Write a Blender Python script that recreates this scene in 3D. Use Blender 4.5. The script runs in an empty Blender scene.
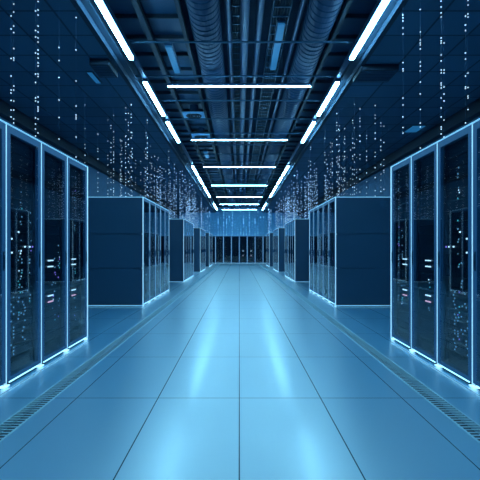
import bpy, math, random
random.seed(7)
C = bpy.context.scene.collection
PI = math.pi

# ------------------------------------------------------------------ materials
def new_mat(name):
    m = bpy.data.materials.new(name); m.use_nodes = True
    nt = m.node_tree; nt.nodes.clear()
    out = nt.nodes.new('ShaderNodeOutputMaterial')
    return m, nt, out

def pbr(name, col, rough=0.5, metal=0.0, ior=1.5, emit=None, estr=0.0, noise=0.0, nscale=8.0, bump=0.0, sample=True):
    m, nt, out = new_mat(name)
    b = nt.nodes.new('ShaderNodeBsdfPrincipled')
    b.inputs['Base Color'].default_value = (*col, 1)
    b.inputs['Roughness'].default_value = rough
    b.inputs['Metallic'].default_value = metal
    b.inputs['IOR'].default_value = ior
    if emit:
        b.inputs['Emission Color'].default_value = (*emit, 1)
        b.inputs['Emission Strength'].default_value = estr
    if noise or bump:
        tc = nt.nodes.new('ShaderNodeTexCoord')
        n = nt.nodes.new('ShaderNodeTexNoise'); n.inputs['Scale'].default_value = nscale
        n.inputs['Detail'].default_value = 4
        nt.links.new(tc.outputs['Object'], n.inputs['Vector'])
        if noise:
            r = nt.nodes.new('ShaderNodeMapRange')
            r.inputs['To Min'].default_value = max(0.02, rough - noise); r.inputs['To Max'].default_value = rough + noise
            nt.links.new(n.outputs['Fac'], r.inputs['Value']); nt.links.new(r.outputs['Result'], b.inputs['Roughness'])
        if bump:
            bp = nt.nodes.new('ShaderNodeBump'); bp.inputs['Strength'].default_value = bump; bp.inputs['Distance'].default_value = 0.002
            nt.links.new(n.outputs['Fac'], bp.inputs['Height']); nt.links.new(bp.outputs['Normal'], b.inputs['Normal'])
    nt.links.new(b.outputs[0], out.inputs[0])
    if not sample:
        m.cycles.emission_sampling = 'NONE'
    return m

def math_node(nt, op, a, b=None, clamp=False):
    n = nt.nodes.new('ShaderNodeMath'); n.operation = op; n.use_clamp = clamp
    for i, v in enumerate((a, b)):
        if v is None: continue
        if isinstance(v, (int, float)): n.inputs[i].default_value = v
        else: nt.links.new(v, n.inputs[i])
    return n.outputs[0]

def joint_mask(nt, coord, period, offset, width):
    """1 on the joint lines lying at offset + k*period, 0 elsewhere"""
    t = math_node(nt, 'SUBTRACT', coord, offset - period/2)
    t = math_node(nt, 'FLOORED_MODULO', t, period)
    t = math_node(nt, 'SUBTRACT', t, period/2)
    t = math_node(nt, 'ABSOLUTE', t)
    return math_node(nt, 'LESS_THAN', t, width/2)

def tiled(name, col, jcol, px, ox, py, oy, jw, rough, metal=0.0, ior=1.5, var=0.05, nrough=0.05, bump=0.02, gloss=0.0):
    m, nt, out = new_mat(name)
    g = nt.nodes.new('ShaderNodeNewGeometry'); s = nt.nodes.new('ShaderNodeSeparateXYZ')
    nt.links.new(g.outputs['Position'], s.inputs[0])
    mask = math_node(nt, 'MAXIMUM', joint_mask(nt, s.outputs['X'], px, ox, jw), joint_mask(nt, s.outputs['Y'], py, oy, jw))
    # tone per tile
    ix = math_node(nt, 'FLOOR', math_node(nt, 'DIVIDE', math_node(nt, 'SUBTRACT', s.outputs['X'], ox), px))
    iy = math_node(nt, 'FLOOR', math_node(nt, 'DIVIDE', math_node(nt, 'SUBTRACT', s.outputs['Y'], oy), py))
    cv = nt.nodes.new('ShaderNodeCombineXYZ'); nt.links.new(ix, cv.inputs[0]); nt.links.new(iy, cv.inputs[1])
    wn = nt.nodes.new('ShaderNodeTexWhiteNoise'); wn.noise_dimensions = '2D'; nt.links.new(cv.outputs[0], wn.inputs['Vector'])
    hv = nt.nodes.new('ShaderNodeHueSaturation'); hv.inputs['Color'].default_value = (*col, 1)
    r = nt.nodes.new('ShaderNodeMapRange'); r.inputs['To Min'].default_value = 1-var; r.inputs['To Max'].default_value = 1+var
    nt.links.new(wn.outputs['Value'], r.inputs['Value']); nt.links.new(r.outputs[0], hv.inputs['Value'])
    mx = nt.nodes.new('ShaderNodeMix'); mx.data_type = 'RGBA'
    nt.links.new(mask, mx.inputs['Factor']); nt.links.new(hv.outputs[0], mx.inputs[6]); mx.inputs[7].default_value = (*jcol, 1)
    b = nt.nodes.new('ShaderNodeBsdfPrincipled')
    nt.links.new(mx.outputs[2], b.inputs['Base Color'])
    n = nt.nodes.new('ShaderNodeTexNoise'); n.inputs['Scale'].default_value = 60; n.inputs['Detail'].default_value = 3
    mp = nt.nodes.new('ShaderNodeMapping'); mp.inputs['Scale'].default_value = (0.25, 1.6, 1)
    nt.links.new(g.outputs['Position'], mp.inputs[0]); nt.links.new(mp.outputs[0], n.inputs['Vector'])
    rr = nt.nodes.new('ShaderNodeMapRange'); rr.inputs['To Min'].default_value = rough-nrough; rr.inputs['To Max'].default_value = rough+nrough
    nt.links.new(n.outputs['Fac'], rr.inputs['Value'])
    rm = math_node(nt, 'MAXIMUM', rr.outputs[0], math_node(nt, 'MULTIPLY', mask, 0.8))
    nt.links.new(rm, b.inputs['Roughness'])
    b.inputs['Metallic'].default_value = metal; b.inputs['IOR'].default_value = ior
    bp = nt.nodes.new('ShaderNodeBump'); bp.inputs['Strength'].default_value = bump; bp.inputs['Distance'].default_value = 0.002
    nt.links.new(n.outputs['Fac'], bp.inputs['Height']); nt.links.new(bp.outputs[0], b.inputs['Normal'])
    if gloss:      # hard sealed finish: a broad sheen under a thin clear coat
        b.inputs['Coat Weight'].default_value = 0.6; b.inputs['Coat Roughness'].default_value = 0.15
        gl = nt.nodes.new('ShaderNodeBsdfGlossy'); gl.inputs['Color'].default_value = (1.0, 0.97, 0.86, 1)
        nt.links.new(rm, gl.inputs['Roughness']); nt.links.new(bp.outputs[0], gl.inputs['Normal'])
        ms = nt.nodes.new('ShaderNodeMixShader')
        nt.links.new(math_node(nt, 'MULTIPLY', math_node(nt, 'SUBTRACT', 1.0, mask), gloss), ms.inputs[0])
        nt.links.new(b.outputs[0], ms.inputs[1]); nt.links.new(gl.outputs[0], ms.inputs[2])
        nt.links.new(ms.outputs[0], out.inputs[0])
    else:
        nt.links.new(b.outputs[0], out.inputs[0])
    return m

def smoked_glass(name, tint, ior):
    m, nt, out = new_mat(name)
    t = nt.nodes.new('ShaderNodeBsdfTransparent'); t.inputs[0].default_value = (*tint, 1)
    g = nt.nodes.new('ShaderNodeBsdfGlossy'); g.inputs['Roughness'].default_value = 0.02
    g.inputs['Color'].default_value = (0.85, 0.95, 1, 1)
    f = nt.nodes.new('ShaderNodeFresnel'); f.inputs['IOR'].default_value = ior
    mx = nt.nodes.new('ShaderNodeMixShader')
    ge = nt.nodes.new('ShaderNodeNewGeometry')      # the pane reflects once, at its outer face
    k = math_node(nt, 'MULTIPLY', f.outputs[0], math_node(nt, 'SUBTRACT', 1.0, ge.outputs['Backfacing']))
    nt.links.new(k, mx.inputs[0]); nt.links.new(t.outputs[0], mx.inputs[1]); nt.links.new(g.outputs[0], mx.inputs[2])
    nt.links.new(mx.outputs[0], out.inputs[0])
    return m

LAMP = (0.25, 0.69, 1.0)
M = {}
M['floor'] = tiled('floor_tiles', (0.07, 0.56, 0.98), (0.03, 0.09, 0.15), 0.6, 0.0, 1.2, 3.16, 0.007, 0.34, metal=0.0, ior=1.5, gloss=0.47, var=0.03, nrough=0.015, bump=0.004)
M['under'] = pbr('trench_dark', (0.01, 0.03, 0.06), 0.6)
M['grate'] = pbr('grate_metal', (0.62, 0.86, 0.95), 0.4, 0.0)
M['tileceil'] = tiled('ceiling_tiles', (0.04, 0.125, 0.21), (0.018, 0.055, 0.09), 0.6, 1.92, 0.6, 5.25, 0.03, 0.7, var=0.12)
M['slab'] = pbr('slab_paint', (0.009, 0.035, 0.085), 0.8, bump=0.3)
M['trimdark'] = pbr('trim_dark', (0.008, 0.026, 0.05), 0.6)
M['trimblue'] = pbr('trim_blue', (0.012, 0.058, 0.13), 0.5, noise=0.05)
M['fascia'] = pbr('fascia_paint', (0.01, 0.04, 0.08), 0.8)
M['wall'] = pbr('wall_paint', (0.06, 0.17, 0.30), 0.7, bump=0.2)
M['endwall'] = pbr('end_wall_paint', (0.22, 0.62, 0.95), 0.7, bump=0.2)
M['duct'] = pbr('galvanised_duct', (0.008, 0.046, 0.11), 0.55, 0.2, noise=0.05)
M['pipe'] = pbr('painted_pipe', (0.013, 0.065, 0.16), 0.45, 0.3)
M['tray'] = pbr('tray_metal', (0.03, 0.09, 0.16), 0.45, 0.5)
M['vent'] = pbr('vent_metal', (0.22, 0.52, 0.8), 0.4, 0.0)
M['lamp'] = pbr('tube_lamp_glow', (0.8, 0.9, 0.9), 0.5, emit=LAMP, estr=50.0)
M['lampx'] = pbr('cross_lamp_glow', (0.8, 0.9, 0.9), 0.5, emit=LAMP, estr=58.0)
M['dimlamp'] = pbr('dim_lamp_glow', (0.02, 0.08, 0.15), 0.5, emit=(0.03, 0.32, 0.80), estr=0.32)
M['housing'] = pbr('lamp_housing', (0.03, 0.09, 0.18), 0.4, 0.5)
M['cab'] = pbr('cabinet_steel', (0.03, 0.09, 0.16), 0.42, 0.0, noise=0.04, nscale=3)
M['frame'] = pbr('glowing_door_frame', (0.008, 0.045, 0.13), 0.4, 0.0, ior=1.3, emit=(0.025, 0.19, 0.48), estr=0.22)  # weak even blue emission added to the whole door frame
M['strip'] = pbr('rack_light_strip', (0.5, 0.7, 0.8), 0.4, emit=(0.33, 0.68, 0.90), estr=0.85)
M['toptrim'] = pbr('rack_edge_light', (0.5, 0.7, 0.8), 0.4, emit=(0.20, 0.60, 0.95), estr=0.7)
M['bottom'] = pbr('rack_bottom_light', (0.5, 0.7, 0.8), 0.4, emit=(0.26, 0.66, 0.95), estr=2.4)
M['foot'] = pbr('rack_foot_light', (0.5, 0.7, 0.8), 0.4, emit=(0.40, 0.75, 1.0), estr=1.4)
M['glass'] = smoked_glass('smoked_door_glass', (0.50, 0.62, 0.70), 1.8)
M['equip'] = pbr('equipment_black', (0.012, 0.03, 0.05), 0.45, 0.2)
M['ledw'] = pbr('indicator_white', (0.8, 0.8, 0.8), 0.5, emit=(0.75, 0.92, 1.0), estr=3.2, sample=False)
M['ledt'] = pbr('indicator_teal', (0.2, 0.6, 0.6), 0.5, emit=(0.12, 0.75, 0.8), estr=1.6, sample=False)
M['ledv'] = pbr('indicator_violet', (0.4, 0.3, 0.8), 0.5, emit=(0.45, 0.25, 1.0), estr=2.0, sample=False)
M['bead'] = pbr('rain_dot_glow', (0.8, 0.9, 1.0), 0.5, emit=(0.62, 0.85, 1.0), estr=0.8, sample=False)  # dots of the digital rain overlay given emission, no real lamps
M['beadf'] = pbr('rain_dot_soft', (0.6, 0.7, 1.0), 0.5, emit=(0.38, 0.68, 1.0), estr=0.75, sample=False)
M['beade'] = pbr('rain_dot_blue', (0.4, 0.6, 1.0), 0.5, emit=(0.16, 0.52, 1.0), estr=1.8, sample=False)
M['wire'] = pbr('added_rain_wire', (0.03, 0.1, 0.2), 0.6)  # wire added to carry the overlay dots
M['handle'] = pbr('handle_metal', (0.02, 0.10, 0.20), 0.4, 0.5)
M['rubber'] = pbr('rubber_black', (0.01, 0.02, 0.03), 0.7)

# ------------------------------------------------------------------ mesh helpers
class MB:
    def __init__(s): s.v = []; s.f = []; s.mi = []
    def box(s, x0, x1, y0, y1, z0, z1, mi=0):
        n = len(s.v)
        s.v += [(x0,y0,z0),(x1,y0,z0),(x1,y1,z0),(x0,y1,z0),(x0,y0,z1),(x1,y0,z1),(x1,y1,z1),(x0,y1,z1)]
        for q in ((0,3,2,1),(4,5,6,7),(0,1,5,4),(1,2,6,5),(2,3,7,6),(3,0,4,7)):
            s.f.append(tuple(n+i for i in q)); s.mi.append(mi)
        return s
    def lathe_y(s, cx, cz, prof, seg=28, mi=0, cap=True):
        """rings along Y: prof is a list of (y, radius)"""
        n = len(s.v)
        for (y, r) in prof:
            for k in range(seg):
                a = 2*PI*k/seg
                s.v.append((cx + r*math.cos(a), y, cz + r*math.sin(a)))
        for i in range(len(prof)-1):
            for k in range(seg):
                a = n+i*seg+k; b = n+i*seg+(k+1) % seg
                s.f.append((a, b, b+seg, a+seg)); s.mi.append(mi)
        if cap:
            s.f.append(tuple(n+k for k in range(seg))); s.mi.append(mi)
            e = n+(len(prof)-1)*seg
            s.f.append(tuple(e+k for k in reversed(range(seg)))); s.mi.append(mi)
        return s
    def tube_x(s, x0, x1, cy, cz, r, seg=10, mi=0):
        n = len(s.v)
        for x in (x0, x1):
            for k in range(seg):
                a = 2*PI*k/seg
                s.v.append((x, cy + r*math.cos(a), cz + r*math.sin(a)))
        for k in range(seg):
            a = n+k; b = n+(k+1) % seg
            s.f.append((a, b, b+seg, a+seg)); s.mi.append(mi)
        s.f.append(tuple(n+k for k in range(seg))); s.mi.append(mi)
        s.f.append(tuple(n+seg+k for k in reversed(range(seg)))); s.mi.append(mi)
        return s
    def ring_z(s, cx, cy, z0, z1, r0, r1, seg=24, mi=0):
        """flat annulus with thickness"""
        n = len(s.v)
        for (r, z) in ((r0, z0), (r1, z0), (r1, z1), (r0, z1)):
            for k in range(seg):
                a = 2*PI*k/seg
                s.v.append((cx+r*math.cos(a), cy+r*math.sin(a), z))
        for j in range(4):
            for k in range(seg):
                a = n+j*seg+k; b = n+j*seg+(k+1) % seg
                c = n+((j+1) % 4)*seg+(k+1) % seg; d = n+((j+1) % 4)*seg+k
                s.f.append((a, b, c, d)); s.mi.append(mi)
        return s
    def bead(s, x, y, z, r, h, mi=0):
        """small faceted bead, radius r, half height h"""
        n = len(s.v)
        s.v += [(x,y,z-h)] + [(x+r*math.cos(PI/3*k), y+r*math.sin(PI/3*k), z+q) for q in (-h*.5, h*.5) for k in range(6)] + [(x,y,z+h)]
        for k in range(6):
            k2 = (k+1) % 6
            s.f += [(n, n+1+k2, n+1+k), (n+1+k, n+1+k2, n+7+k2, n+7+k), (n+13, n+7+k, n+7+k2)]
            s.mi += [mi]*3
        return s
    def build(s, name, mats, parent=None, bevel=0.0, smooth=False, loc=None):
        me = bpy.data.meshes.new(name); me.from_pydata(s.v, [], s.f)
        if not isinstance(mats, (list, tuple)): mats = [mats]
        for m in mats: me.materials.append(m)
        for p, i in zip(me.polygons, s.mi):
            p.material_index = i; p.use_smooth = smooth
        me.update()
        o = bpy.data.objects.new(name, me); C.objects.link(o)
        if parent: o.parent = parent
        if loc: o.location = loc
        if bevel:
            b = o.modifiers.new('bevel', 'BEVEL'); b.width = bevel; b.segments = 2; b.limit_method = 'ANGLE'
        return o

def tag(o, label, cat, group=None, kind=None):
    if label: o['label'] = label
    if cat: o['category'] = cat
    if group: o['group'] = group
    if kind: o['kind'] = kind
    return o
def empty(name, loc, rz=0, **kw):
    o = bpy.data.objects.new(name, None); C.objects.link(o)
    o.location = loc; o.rotation_euler = (0, 0, rz); o.empty_display_size = 0.1
    if kw: tag(o, **kw)
    return o
def struct(o): o['kind'] = 'structure'; return o
KIDS = {}
def kids(o):
    if o.name not in KIDS: KIDS[o.name] = [c for c in bpy.data.objects if c.parent == o]
    return KIDS[o.name]
def copy_tree(o, parent=None):
    ks = kids(o)
    c = o.copy(); C.objects.link(c)
    if parent: c.parent = parent
    for k in ks: copy_tree(k, c)
    return c
ORD = ['nearest', 'second', 'third', 'fourth', 'fifth', 'sixth', 'seventh', 'eighth', 'ninth', 'tenth', 'eleventh', 'twelfth',
       'thirteenth', 'fourteenth', 'fifteenth', 'sixteenth', 'seventeenth', 'eighteenth', 'nineteenth', 'twentieth']

# ------------------------------------------------------------------ dimensions (metres), X right, Y away from the camera, Z up
FX = 1.84          # rack fronts
WX = 4.8           # side walls
Y0, Y1 = -3.0, 34.2
HC = 4.02          # dropped ceilings at the sides
HS = 4.75          # slab over the middle
BX = 1.92          # edge of the dropped ceilings
GX0, GX1 = 1.36, 1.50
YE = 32.4          # fronts of the racks at the far end

# ------------------------------------------------------------------ room shell
f = MB()
f.box(-GX0, GX0, Y0, Y1, -0.06, 0)
f.box(-WX, -GX1, Y0, Y1, -0.06, 0); f.box(GX1, WX, Y0, Y1, -0.06, 0)
for s in (-1, 1):
    a, b = sorted((s*GX0, s*GX1))
    f.box(a, b, Y0, Y1, -0.12, -0.06, 1)
struct(f.build('floor', [M['floor'], M['under']]))
struct(MB().box(-WX-.1, -WX, Y0, Y1, -.1, HS+.1).build('wall_left', M['wall']))
struct(MB().box(WX, WX+.1, Y0, Y1, -.1, HS+.1).build('wall_right', M['wall']))
struct(MB().box(-WX-.1, WX+.1, Y1, Y1+.1, -.1, HS+.1).build('wall_back', M['endwall']))
struct(MB().box(-WX-.1, WX+.1, Y0-.1, Y0, -.1, HS+.1).build('wall_front', M['wall']))
c = MB().box(-WX, -BX, Y0, Y1, HC, HC+.05).box(BX, WX, Y0, Y1, HC, HC+.05)
c.box(-WX, WX, Y0, Y1, HS, HS+.1, 1)
struct(c.build('ceiling', [M['tileceil'], M['slab']]))
# fascias closing the drop between tiles and slab, with a small flange
for i, s in enumerate((-1, 1)):
    a, b = sorted((s*(BX-.02), s*BX)); t = MB().box(a, b, Y0, Y1, HC-.03, HS)
    a, b = sorted((s*(BX-.12), s*(BX-.02))); t.box(a, b, Y0, Y1, HC+.05, HC+.07)
    struct(t.build('trim_%d' % (i+1), M['fascia']))
    a, b = sorted((s*BX, s*(BX+.05)))
    struct(MB().box(a, b, Y0, Y1, HC-.03, HC).build('trim_%d' % (i+3), M['trimdark']))
    a, b = sorted((s*(WX-.16), s*WX))
    struct(MB().box(a, b, Y0, Y1, HC-.26, HC).build('trim_%d' % (i+5), M['trimdark']))
# open grid of battens under the slab, left and right of the services
g = MB()
for (xa, xb) in ((-1.90, -0.80), (1.42, 1.90)):
    y = Y0+.15
    while y < Y1-.1:
        g.box(xa, xb, y, y+.03, 4.42, 4.48); y += .6
g.box(-1.42, -1.34, Y0, Y1, 4.34, 4.42); g.box(-.86, -.80, Y0, Y1, 4.36, 4.42); g.box(1.42, 1.48, Y0, Y1, 4.34, 4.42)
struct(g.build('trim_7', M['trimdark']))
g = MB().box(-1.34, -.86, Y0, Y1, 4.48, 4.51).box(-1.90, -1.42, Y0, Y1, 4.48, 4.51).box(1.48, 1.90, Y0, Y1, 4.48, 4.51)
struct(g.build('trim_8', M['trimblue']))

# ------------------------------------------------------------------ floor grates
for s, side in ((-1, 'left'), (1, 'right')):
    t = empty('floor_grate', (s*(GX0+GX1)/2, 0, 0), label='long slotted metal grate set in the floor along the %s-hand racks' % side,
              cat='floor grate', group='slotted floor grates')
    w = (GX1-GX0)/2
    MB().box(-w, -w+.012, Y0, YE-.3, -.03, .003).box(w-.012, w, Y0, YE-.3, -.03, .003).build('edge_rail', M['grate'], t)
    sl = MB(); y = 1.0
    while y < YE-.35:
        sl.box(-w+.012, w-.012, y, y+.014, -.002, .001); y += .040
    sl.build('slats', M['grate'], t)['kind'] = 'stuff'

# ------------------------------------------------------------------ services under the slab
def duct(x, z, r, label):
    prof = []; y = Y0+.02
    while y < Y1-.1:
        prof += [(y, r), (y+.085, r), (y+.10, r+.009), (y+.125, r+.009)]; y += .14
    o = MB().lathe_y(0, 0, [(a, b) for a, b in prof], 32).build('spiral_duct', M['duct'], None, smooth=False, loc=(x, 0, z))
    # slab straps
    tag(o, label, 'air duct', 'spiral ducts under the slab')
    return o
dl = duct(-.50, 4.48, .22, 'ribbed round air duct left of the ceiling centre')
dr = duct(1.17, 4.44, .21, 'ribbed round air duct right of the ceiling centre')
for o in (dl, dr):
    st = MB(); y = 1.0
    zt = HS - o.location.z
    while y < Y1-.5:
        for q in (-.245, .240): st.box(q, q+.006, y, y+.03, -.05, zt)
        y += 2.4
    st.build('hanger_strap', M['trimdark'], o)['kind'] = 'stuff'
for i, (x, z, r, w) in enumerate(((-.16, 4.52, .045, 'thin painted pipe running beside the left duct'),
                               (.08, 4.46, .065, 'thick painted pipe along the ceiling centre line'),
                               (.30, 4.50, .05, 'painted pipe between the centre line and the cable tray'),
                               (.88, 4.50, .035, 'thin painted pipe beside the right duct'))):
    o = MB().lathe_y(0, 0, [(Y0+.02, r), (Y1-.02, r)], 16).build('ceiling_pipe', M['pipe'], None, smooth=True, loc=(x, 0, z))
    tag(o, w, 'pipe', 'pipes under the slab')
    hg = MB(); y = 1.4
    while y < Y1-.5:
        hg.box(-.006, .006, y, y+.02, r, HS-z); y += 2.4
    hg.build('hanger_rod', M['trimdark'], o)['kind'] = 'stuff'
def tray(x, z, w, label):
    t = empty('cable_tray', (x, 0, z), label=label, cat='cable tray', group='cable trays under the slab')
    MB().box(-w/2, -w/2+.012, Y0+.02, Y1-.02, 0, .07).box(w/2-.012, w/2, Y0+.02, Y1-.02, 0, .07).build('side_rail', M['tray'], t)
    r = MB(); y = .2
    while y < Y1-.1: r.box(-w/2+.012, w/2-.012, y, y+.03, .0, .012); y += .25
    r.build('rung', M['tray'], t)['kind'] = 'stuff'
    c = MB()
    for k in range(5):
        q = -w/2+.04 + k*(w-.08)/4
        c.lathe_y(q, .03, [(Y0+.03, .017), (Y1-.03, .017)], 8)
    c.build('cable_bundle', M['trimdark'], t)['kind'] = 'stuff'
    h = MB(); y = .8
    while y < Y1-.3:
        for q in (-w/2-.006, w/2): h.box(q, q+.006, y, y+.02, .03, HS-z)
        y += 2.4
    h.build('hanger_rod', M['trimdark'], t)['kind'] = 'stuff'
tray(.60, 4.47, .26, 'dark cable tray running between the centre pipes and the right duct')
tray(-.02, 4.62, .22, 'high cable tray above the centre pipes')

# cross bars carrying the lamp rails
ys = [6.35 + 1.25*k for k in range(-5, 22)]
vis = 0
for y in ys:
    if y < 4.6 or y > 33: continue
    o = MB().tube_x(-BX+.03, BX-.03, 0, 0, .016).build('cross_bar', M['tray'], None, loc=(0, y, 4.17))
    tag(o, '%s crossbar from the camera, thin dark metal, spanning the open ceiling' % ORD[min(vis, 19)] if vis < 20 else
        'very far thin dark crossbar spanning the open ceiling', 'ceiling bar', 'crossbars over the aisle')
    vis += 1

# ------------------------------------------------------------------ lamps
LX = {-1: -1.655, 1: 1.725}
for s, side in ((-1, 'left'), (1, 'right')):
    o = MB().box(-.035, .035, Y0+.02, Y1-.02, 0, .05).build('lamp_rail', M['housing'], None, loc=(LX[s], 0, 4.085))
    tag(o, 'long dark rail carrying the %s-hand tube lamps' % side, 'lamp rail', 'lamp rails')
    MB().box(-.01, .01, Y0+.1, Y1-.1, .05, .066).build('top_rib', M['trimdark'], o)

def lamp(along, L, w, mat, h=.0345):
    t = empty('ceiling_tube_lamp', (0, 0, 0))
    if along == 'y':
        MB().box(-w/2-.012, w/2+.012, 0, L, .035, .085).build('housing', M['housing'], t, bevel=.004)
        MB().box(-w/2, w/2, .004, L-.004, 0, .0345).build('diffuser', mat, t, bevel=.006)
    else:
        MB().box(-L/2, L/2, -w/2+.004, w/2-.004, h, .06).build('housing', M['housing'], t, bevel=.004)
        MB().box(-L/2+.004, L/2-.004, -w/2, w/2, 0, h).build('diffuser', mat, t, bevel=.004)
    return t
lp = lamp('y', 1.85, .066, M['lamp'])
seg = [2.15, 4.72, 7.5, 9.85, 15.1, 17.45, 19.95, 22.2, 27.65, 29.9]
first = True
for s, side in ((-1, 'left'), (1, 'right')):
    for k, y in enumerate(seg):
        o = lp if first else copy_tree(lp); first = False
        o.location = (LX[s], y, 4.0)
        w = 'cold white tube lamp on the %s rail, just above the picture edge' % side if k == 0 else \
            'bright cold white tube lamp, %s in view along the %s ceiling rail' % (ORD[k-1], side)
        tag(o, w, 'lamp', 'lamps along the side rails')
lx = lamp('x', 2.56, .046, M['lampx'], .012)
cross = [0.0, 3.8, 7.65, 11.42, 15.2, 19.6, 24.0, 27.9, 31.6]
for k, y in enumerate(cross):
    o = lx if k == 0 else copy_tree(lx)
    o.location = (0, y, 4.0)
    w = ['long tube lamp lying across the aisle, overhead behind the camera', 'long tube lamp lying across the aisle, just above the picture edge'][k] if k < 2 else \
        'long white tube lamp lying across the aisle, %s in view from the camera' % ORD[k-2]
    tag(o, w, 'lamp', 'lamps lying across the aisle')
    # suspension wires from slab
for k, y in enumerate(cross):
    par = [x for x in bpy.data.objects if x.get('group') == 'lamps lying across the aisle' and abs(x.location.y-y) < .01][0]
    for q in (-.77, .79): MB().box(q-.003, q+.003, -.003, .003, .06, HS-4.0).build('suspension_wire', M['trimdark'], par)

def dim(x, y, z, w, L, label):
    t = empty('dim_ceiling_lamp', (x, y, z), label=label, cat='lamp', group='dim blue ceiling lamps')
    MB().box(-w/2-.015, w/2+.015, -.015, L+.015, .03, .07).build('housing', M['housing'], t)
    MB().box(-w/2, w/2, 0, L, 0, .03).build('diffuser', M['dimlamp'], t, bevel=.005)
    for q in (.1, L-.11): MB().box(-.004, .004, q, q+.01, .07, HS-z).build('hanger_rod', M['trimdark'], t)
dim(.62, 6.3, 4.40, .10, 1.6, 'dim blue strip lamp among the pipes right of the centre line')
dim(-1.12, 6.75, 4.28, .10, 1.0, 'dim blue strip lamp between the battens left of the left duct')
dim(-1.12, 14.1, 4.28, .12, .9, 'small dim blue strip lamp beyond the ceiling diffusers')
def sidepanel(x, y, w, L, label):
    t = empty('ceiling_light_panel', (x, y, HC), label=label, cat='ceiling panel', group='flush blue ceiling panels')
    MB().box(-w/2-.02, w/2+.02, -.02, L+.02, -.012, 0).build('frame', M['trimdark'], t)
    MB().box(-w/2, w/2, 0, L, -.018, -.012).build('diffuser', M['dimlamp'], t)
sidepanel(-2.47, 7.05, .08, .45, 'short dim blue panel flush in the left tiled ceiling')
sidepanel(4.25, 10.1, .30, .55, 'dim blue panel flush in the right tiled ceiling near the wall')

def vent(x, y, label):
    t = empty('air_diffuser', (x, y, 4.23), label=label, cat='air vent', group='square ceiling diffusers')
    h = .25
    MB().box(-h, h, -h, -h+.05, 0, .02).box(-h, h, h-.05, h, 0, .02).box(-h, -h+.05, -h+.05, h-.05, 0, .02).box(h-.05, h, -h+.05, h-.05, 0, .02)\
        .box(-h, h, -h, h, .02, .035).build('face_frame', M['vent'], t)
    r = MB()
    for q in (.05, .10, .15): r.ring_z(0, 0, -.005, .015, q, q+.028, 28)
    r.box(-.19, .19, -.006, .006, .015, .02)
    MB().lathe_y(0, 0, [(0, .10), (.4, .10)], 16).build('neck', M['duct'], t).matrix_local = __import__('mathutils').Matrix.Translation((0, 0, .035)) @ __import__('mathutils').Matrix.Rotation(PI/2, 4, 'X')
    r.build('louvre_rings', M['trimdark'], t)
vent(-1.07, 10.1, 'nearer square air diffuser with round louvres, left of the duct')
vent(-1.07, 12.0, 'farther square air diffuser with round louvres, left of the duct')
def unit(x, y, label):
    hx = .15 if x < 0 else .3
    t = empty('ceiling_unit', (x, y, HC-.10), label=label, cat='ceiling unit', group='dark boxes under the tiled ceiling')
    MB().box(-hx, hx, 0, .5, 0, .10).build('casing', M['trimdark'], t, bevel=.008)
    g = MB()
    for k in range(7): g.box(-hx+.03, hx-.03, .04+k*.062, .07+k*.062, -.006, 0)
    g.build('grille', M['tray'], t)
unit(-2.15, 6.55, 'dark shallow box under the left tiled ceiling')
unit(2.22, 6.75, 'dark shallow box under the right tiled ceiling')

# ------------------------------------------------------------------ server racks
H = 2.1; W = .6; D = 1.2; hw = W/2; hd = D/2
SW = .062; TR = .055     # stile and rail widths of the door
def led_mesh(seed, dashes, flip, scatter=True, rack1=False):
    r = random.Random(seed); m = MB()
    yb = -hd+.05
    if rack1:
        for (u, z, w, mi) in ((-.02, 1.245, .012, 0), (.09, 1.12, .012, 0), (.175, 1.12, .010, 0), (.225, 1.12, .008, 2), (-.13, 1.185, .008, 0), (-.13, 1.07, .008, 0)):
            u *= -1 if flip else 1
            m.box(u-w/2-.004, u+w/2+.004, yb-.006, yb, z-.007, z+.007, mi)
        for uu in (-.12, .07):
            z = .22
            while z < .74:
                if r.random() < .7:
                    q = (uu + r.choice((-.02, 0, .02)))*(-1 if flip else 1)
                    m.box(q-.005, q+.005, yb-.005, yb, z-.006, z+.006, 3)
                z += .028
    if dashes:
        for k, z in enumerate((.985, .925, .635, .575)):
            u = 0.0
            m.box(u-.06, u+.06, yb-.006, yb, z-.006, z+.006, 4 if k == 3 else 0)
    if scatter:
        for c in range(r.choice((2, 3))):
            u = r.uniform(-.2, .2); z = .25 + r.random()*.3
            top = r.uniform(.8, 1.95)
            while z < top:
                if r.random() < .55:
                    q = u + r.choice((-.012, 0, .012))
                    s = r.uniform(.0035, .0055)
                    m.box(q-s, q+s, yb-.005, yb, z-s*1.3, z+s*1.3, 3 if r.random() < .7 else r.choice((0, 1, 2)))
                z += r.choice((.022, .022, .03, .05, .09))
    return m
M['leds'] = pbr('indicator_faint', (0.3, 0.6, 0.8), 0.5, emit=(0.35, 0.7, 0.9), estr=1.2, sample=False)
M['ledp'] = pbr('indicator_pink', (0.8, 0.5, 0.6), 0.5, emit=(1.0, 0.45, 0.55), estr=2.6, sample=False)
LEDM = [M['ledw'], M['ledt'], M['ledv'], M['leds'], M['ledp']]

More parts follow.
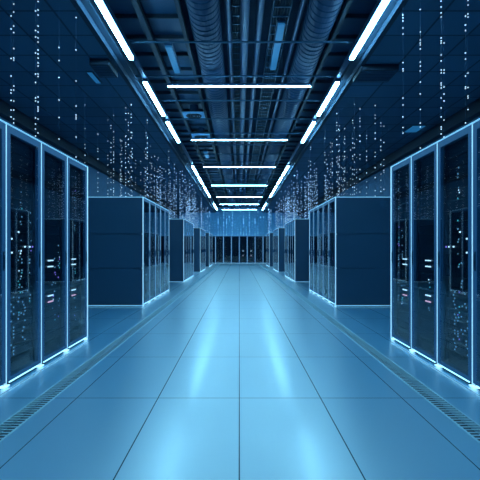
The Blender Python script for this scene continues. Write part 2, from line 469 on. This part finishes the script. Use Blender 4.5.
def make_rack(flip):
    fl = -1 if flip else 1
    t = empty('server_rack', (0, 0, 0))
    b = MB()
    z0 = .03
    b.box(-hw+.002, -hw+.02, -hd+.03, hd, z0, H-.012).box(hw-.02, hw-.002, -hd+.03, hd, z0, H-.012)
    b.box(-hw+.02, hw-.02, hd-.02, hd, z0, H-.012)
    b.box(-hw+.02, hw-.02, -hd+.03, hd-.02, z0, z0+.03).box(-hw+.02, hw-.02, -hd+.03, hd-.02, H-.04, H-.012)
    for q in (-.2, .0, .2): b.box(q-.07, q+.07, -.1, .3, H-.012, H-.006)      # cable cut-out covers on the roof
    b.build('cabinet', M['cab'], t)
    e = MB(); z = .10
    e.box(-hw+.03, hw-.03, -hd+.09, -hd+.12, .06, H-.05)
    while z < H-.14:
        h = .085
        e.box(-.235, .235, -hd+.055, -hd+.09, z, z+h)
        for q in (-.21, .19): e.box(q, q+.02, -hd+.048, -hd+.055, z+.02, z+h-.02)
        z += .0955
    for q in (-.262, .242): e.box(q, q+.02, -hd+.06, -hd+.09, .08, H-.08)
    e.build('equipment_panel', M['equip'], t)
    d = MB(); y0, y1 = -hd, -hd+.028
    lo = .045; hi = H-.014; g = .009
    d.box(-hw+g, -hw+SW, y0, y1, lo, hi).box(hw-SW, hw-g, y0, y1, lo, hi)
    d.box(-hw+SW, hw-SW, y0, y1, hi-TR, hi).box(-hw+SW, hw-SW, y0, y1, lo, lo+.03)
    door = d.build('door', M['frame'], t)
    MB().box(-hw+SW, hw-SW, -hd+.001, -hd+.007, lo+.03, hi-TR).build('glass_pane', M['glass'], door)
    u = fl*(hw-.040)
    MB().box(u-.012, u+.012, -hd-.007, -hd, .93, 1.08).box(u-.006, u+.006, -hd-.011, -hd-.007, .95, 1.06)\
        .build('handle', M['handle'], door, bevel=.003)
    for sgn in (-1, 1):
        a, c2 = sorted((sgn*(hw-.0065), sgn*(hw-.0005)))
        MB().box(a, c2, -hd-.001, -hd+.03, .03, H-.012).build('light_strip', M['strip'], t)
        a, c2 = sorted((sgn*(hw-.04), sgn*(hw-.0005)))
        MB().box(a, c2, -hd-.007, -hd+.03, .008, .018).build('foot_light', M['foot'], t)
    MB().box(-hw, hw, -hd-.003, -hd+.012, H-.007, H).build('top_edge_light', M['toptrim'], t)
    MB().box(-hw+.05, hw-.05, -hd-.001, -hd+.008, .030, .038).build('bottom_edge_light', M['bottom'], t)
    p = MB()
    p.box(-hw+.03, hw-.03, -hd+.03, hd-.03, 0, .03)
    p.build('plinth', M['rubber'], t)
    return t
def end_panel(t, sgn, name='side_panel'):
    m = MB()
    a, b = sorted((sgn*(hw-.002), sgn*(hw+.016)))
    for (za, zb) in ((.035, .728), (.738, 1.382), (1.392, H-.014)):
        m.box(a, b, -hd+.01, hd, za, zb)
    o = m.build(name, M['cab'], t)
    for (za, zb) in ((H-.014, H-.002), (.012, .024)):
        MB().box(a, b, -hd, hd, za, zb).build('edge_light', M['toptrim'], o)
    a, b = sorted((sgn*(hw-.0005), sgn*(hw+.016)))
    MB().box(a, b, -hd-.004, -hd+.01, .03, H-.002).build('light_strip', M['strip'], o)

protos = {0: make_rack(False), 1: make_rack(True)}
ledm = {}
def get_led(key, *a, **k):
    if key not in ledm:
        o = led_mesh(*a, **k).build('indicator_lights', LEDM); ledm[key] = o
        return o
    o = ledm[key].copy(); C.objects.link(o); return o
used = {0: False, 1: False}
def place_rack(flip, loc, rz, label, group, dashes=False, rack1=False, seed=0, ends=()):
    p = protos[flip]
    if used[flip]: o = copy_tree(p)
    else: o = p; kids(p); [kids(c) for c in kids(p)]; used[flip] = True
    o.location = loc; o.rotation_euler = (0, 0, rz)
    tag(o, label, 'server rack', group)
    led = get_led((flip, dashes, rack1, seed % 6), seed % 6, dashes, flip, True, rack1)
    eq = [c for c in bpy.data.objects if c.parent == o and c.name.startswith('equipment_panel')][0]
    led.parent = eq
    for e in ends: end_panel(o, e)
    return o
rows = [[2.78, 3.38, 3.98, 4.58]] + [[y0+.6*k for k in range(5)] for y0 in (8.2, 14.2, 20.2, 26.2)]
rown = ['front', 'second', 'third', 'fourth', 'farthest']
for s, side in ((-1, 'left'), (1, 'right')):
    flip = 0 if s < 0 else 1
    for r, ylist in enumerate(rows):
        n = len(ylist)
        for k, y in enumerate(ylist):
            far = 'seen only as a sliver at the %s picture edge' % side
            if r == 0:
                lab = {0: 'tall rack with glass door cut by the %s picture edge, nearest of the front row' % side,
                       1: 'tall rack with a few scattered indicator dots, second in the front %s row' % side,
                       2: 'tall rack with two pairs of bright dashes, third in the front %s row' % side,
                       3: 'rack with two pairs of dashes ending the front %s row' % side}[k]
            elif k == 0:
                lab = 'rack with its dark side panel facing the camera, heading the %s %s-hand row' % (rown[r], side)
            else:
                lab = 'blue-edged glass rack, %s along the %s %s-hand row' % (ORD[k], rown[r], side)
            # local +x must point away from the camera on the left, towards it on the right
            rz = PI/2 if s < 0 else -PI/2
            ends = []
            if k == 0 and r > 0: ends.append(-1 if s < 0 else 1)
            if k == n-1: ends.append(1 if s < 0 else -1)
            place_rack(flip, (s*(FX+hd), y+hw, 0), rz, lab, 'racks of the %s %s-hand row' % (rown[r], side),
                       dashes=(r == 0 and k in (2, 3)), rack1=(r == 0 and k <= 1), seed=(r*7+k*3+(1 if s > 0 else 0)), ends=ends)
pos = ['leftmost, half hidden', 'second from the left', 'third from the left', 'left of the centre line', 'right of the centre line',
       'third from the right', 'second from the right', 'rightmost, half hidden']
for k in range(8):
    place_rack(0, (-2.1+.6*k, YE+hd, 0), 0, 'small far rack closing the aisle at its end, %s' % pos[k], 'racks closing the far end',
               dashes=(k in (4, 5)), seed=k, ends=((-1,) if k == 0 else (1,) if k == 7 else ()))

# ------------------------------------------------------------------ digital rain overlay, modelled as glowing beads on added wires
def rain_mesh(zs, r, length, pairs=False):
    """zs: bead heights measured up from the lower end"""
    m = MB(); m.box(-.0006, .0006, -.0006, .0006, 0, length, 1)
    for (z, h) in zs: m.bead(0, 0, min(max(z, h), length-h), r, h, 0)
    return m
def place_rain(x, y, bottom, meshdata, label, group='digital rain columns over the racks'):
    o = bpy.data.objects.new('digital_rain_column', meshdata); C.objects.link(o); o.location = (x, y, bottom)
    tag(o, label, 'light string', group); return o
F = 428.0; CH = 1.10
near = [  # picture column, distance, bead rows
 (11.0, 4.80, [16,29,58.5,76,90,93,100.5,110,117], 'left', 'sparse digital rain column, leftmost over the front left racks'),
 (13.7, 4.90, [4,12,26,32.5,48.5,58,60,86,90,101,110,119,123], 'left', 'second digital rain column from the left edge, close beside the leftmost'),
 (35.5, 4.80, [11,30.5,37,53,74,82.5,98,101,118,124,129,136], 'left', 'third digital rain column from the left edge, fainter of a close pair'),
 (38.0, 4.90, [1.5,10,15,26,32,38,42,50,54,58,63,66,74,76.5,97,102,107,109,111,119,133], 'left', 'crowded digital rain column, inner one of a close pair at the left'),
 (59.0, 5.02, [47.5,60.5,77.5,100,117.5,139], 'left', 'very sparse digital rain column over the left racks, six dots'),
 (76.0, 5.08, [17.5,50,81,106,115,117,119,137,157], 'left', 'digital rain column just over the far end of the front left row'),
 (403.0, 5.08, [15,18,21,28,34,62.5,69,71,98,105,117,127.5,133], 'right', 'digital rain column just over the far end of the front right row'),
 (420.3, 5.00, [9.5,32,40,43,45,49,62,66,71,82,94,109.5,123,127,148], 'right', 'digital rain column second inward over the front right row'),
 (441.2, 4.80, [1,7,13,17,38,41,43,55,61,70,73,83,85,88,98,108,117,127,129,134], 'right', 'brightest crowded digital rain column over the front right racks'),
 (444.0, 4.90, [43,70,73,87,94,101,120,137], 'right', 'faint digital rain column hugging the brightest right one'),
 (465.5, 4.80, [16,25,30.5,53,59,76,87,88.5,123], 'right', 'outer faint digital rain column near the right picture edge'),
 (468.0, 4.90, [0.5,5,14,17,73,87.5,96,98,109.5], 'right', 'rightmost digital rain column over the front right racks'),
]
for (px, y, rowsy, side, lab) in near:
    x = (px-239.3)*y/F
    zs = [CH + (249-v)*y/F for v in rowsy]
    bot = 2.14
    zs = [z-bot for z in zs if bot+.01 < z < HC-.02]
    # the column goes on above what the picture shows
    m = rain_mesh([(z, .0085) for z in zs], .0075, HC-bot)
    me = m.build('digital_rain_column', [M['bead'], M['wire']]); dta = me.data; bpy.data.objects.remove(me)
    place_rain(x, y, bot, dta, lab)
rnd = random.Random(11)
def variants(n, r, length, dens, mat, hmax):
    out = []
    for k in range(n):
        zs = []; z = .02
        d = dens*rnd.uniform(.6, 1.3)
        while z < length-.02:
            if rnd.random() < (.35 + .5*(1-z/length)):
                zs.append((z, r*rnd.choice((1, 1, 1.2, hmax))))
            z += rnd.uniform(.6, 1.8)/d
        o = rain_mesh(zs, r*rnd.uniform(.7, 1.1), length).build('digital_rain_column', [mat, M['wire']])
        out.append(o.data); bpy.data.objects.remove(o)
    return out
LEN = HC-2.14
vsets = [variants(8, .0085, LEN, 12, M['bead'], 1.8), variants(8, .0125, LEN, 12, M['beadf'], 1.8),
         variants(8, .017, LEN, 11, M['beadf'], 1.8), variants(8, .02, LEN, 9, M['beadf'], 1.8)]
for r, (y0, y1, n) in enumerate(((8.25, 13.9, 30), (13.9, 19.9, 40), (19.9, 25.9, 36), (25.9, 31.5, 20))):
    for s, side in ((-1, 'left'), (1, 'right')):
        for k in range(n):
            x = s*rnd.uniform(1.98, 3.35); y = y0 + (y1-y0)*(k+rnd.random())/n
            place_rain(x, y, 2.14, rnd.choice(vsets[r]), 'digital rain column of tiny white dots over the %s %s-hand row of racks' % (rown[r+1], side),
                 'digital rain columns by the %s %s-hand row' % (rown[r+1], side))
vs = variants(6, .016, LEN, 10, M['beade'], 5)
for k in range(22):
    place_rain(-2.3+4.6*k/21, YE+.25+rnd.uniform(0, .6), 2.14, rnd.choice(vs), 'digital rain column of tiny blue dots before the far end wall',
         'digital rain columns before the end wall')

# ------------------------------------------------------------------ world, camera, view
w = bpy.data.worlds.new('world'); bpy.context.scene.world = w; w.use_nodes = True
w.node_tree.nodes['Background'].inputs[0].default_value = (0.01, 0.04, 0.09, 1)
w.node_tree.nodes['Background'].inputs[1].default_value = 0.5
cam = bpy.data.cameras.new('camera'); co = bpy.data.objects.new('camera', cam); C.objects.link(co)
co.location = (0, 0, CH); co.rotation_euler = (PI/2, 0, 0)
cam.sensor_width = 36; cam.lens = F/480*36; cam.shift_x = .7/480; cam.shift_y = 9/480
cam.clip_start = .05; cam.clip_end = 200
sc = bpy.context.scene; sc.camera = co
sc.view_settings.view_transform = 'Standard'; sc.view_settings.look = 'None'; sc.view_settings.gamma = 1
sc.view_settings.use_curve_mapping = False
sc.view_settings.exposure = 0.0
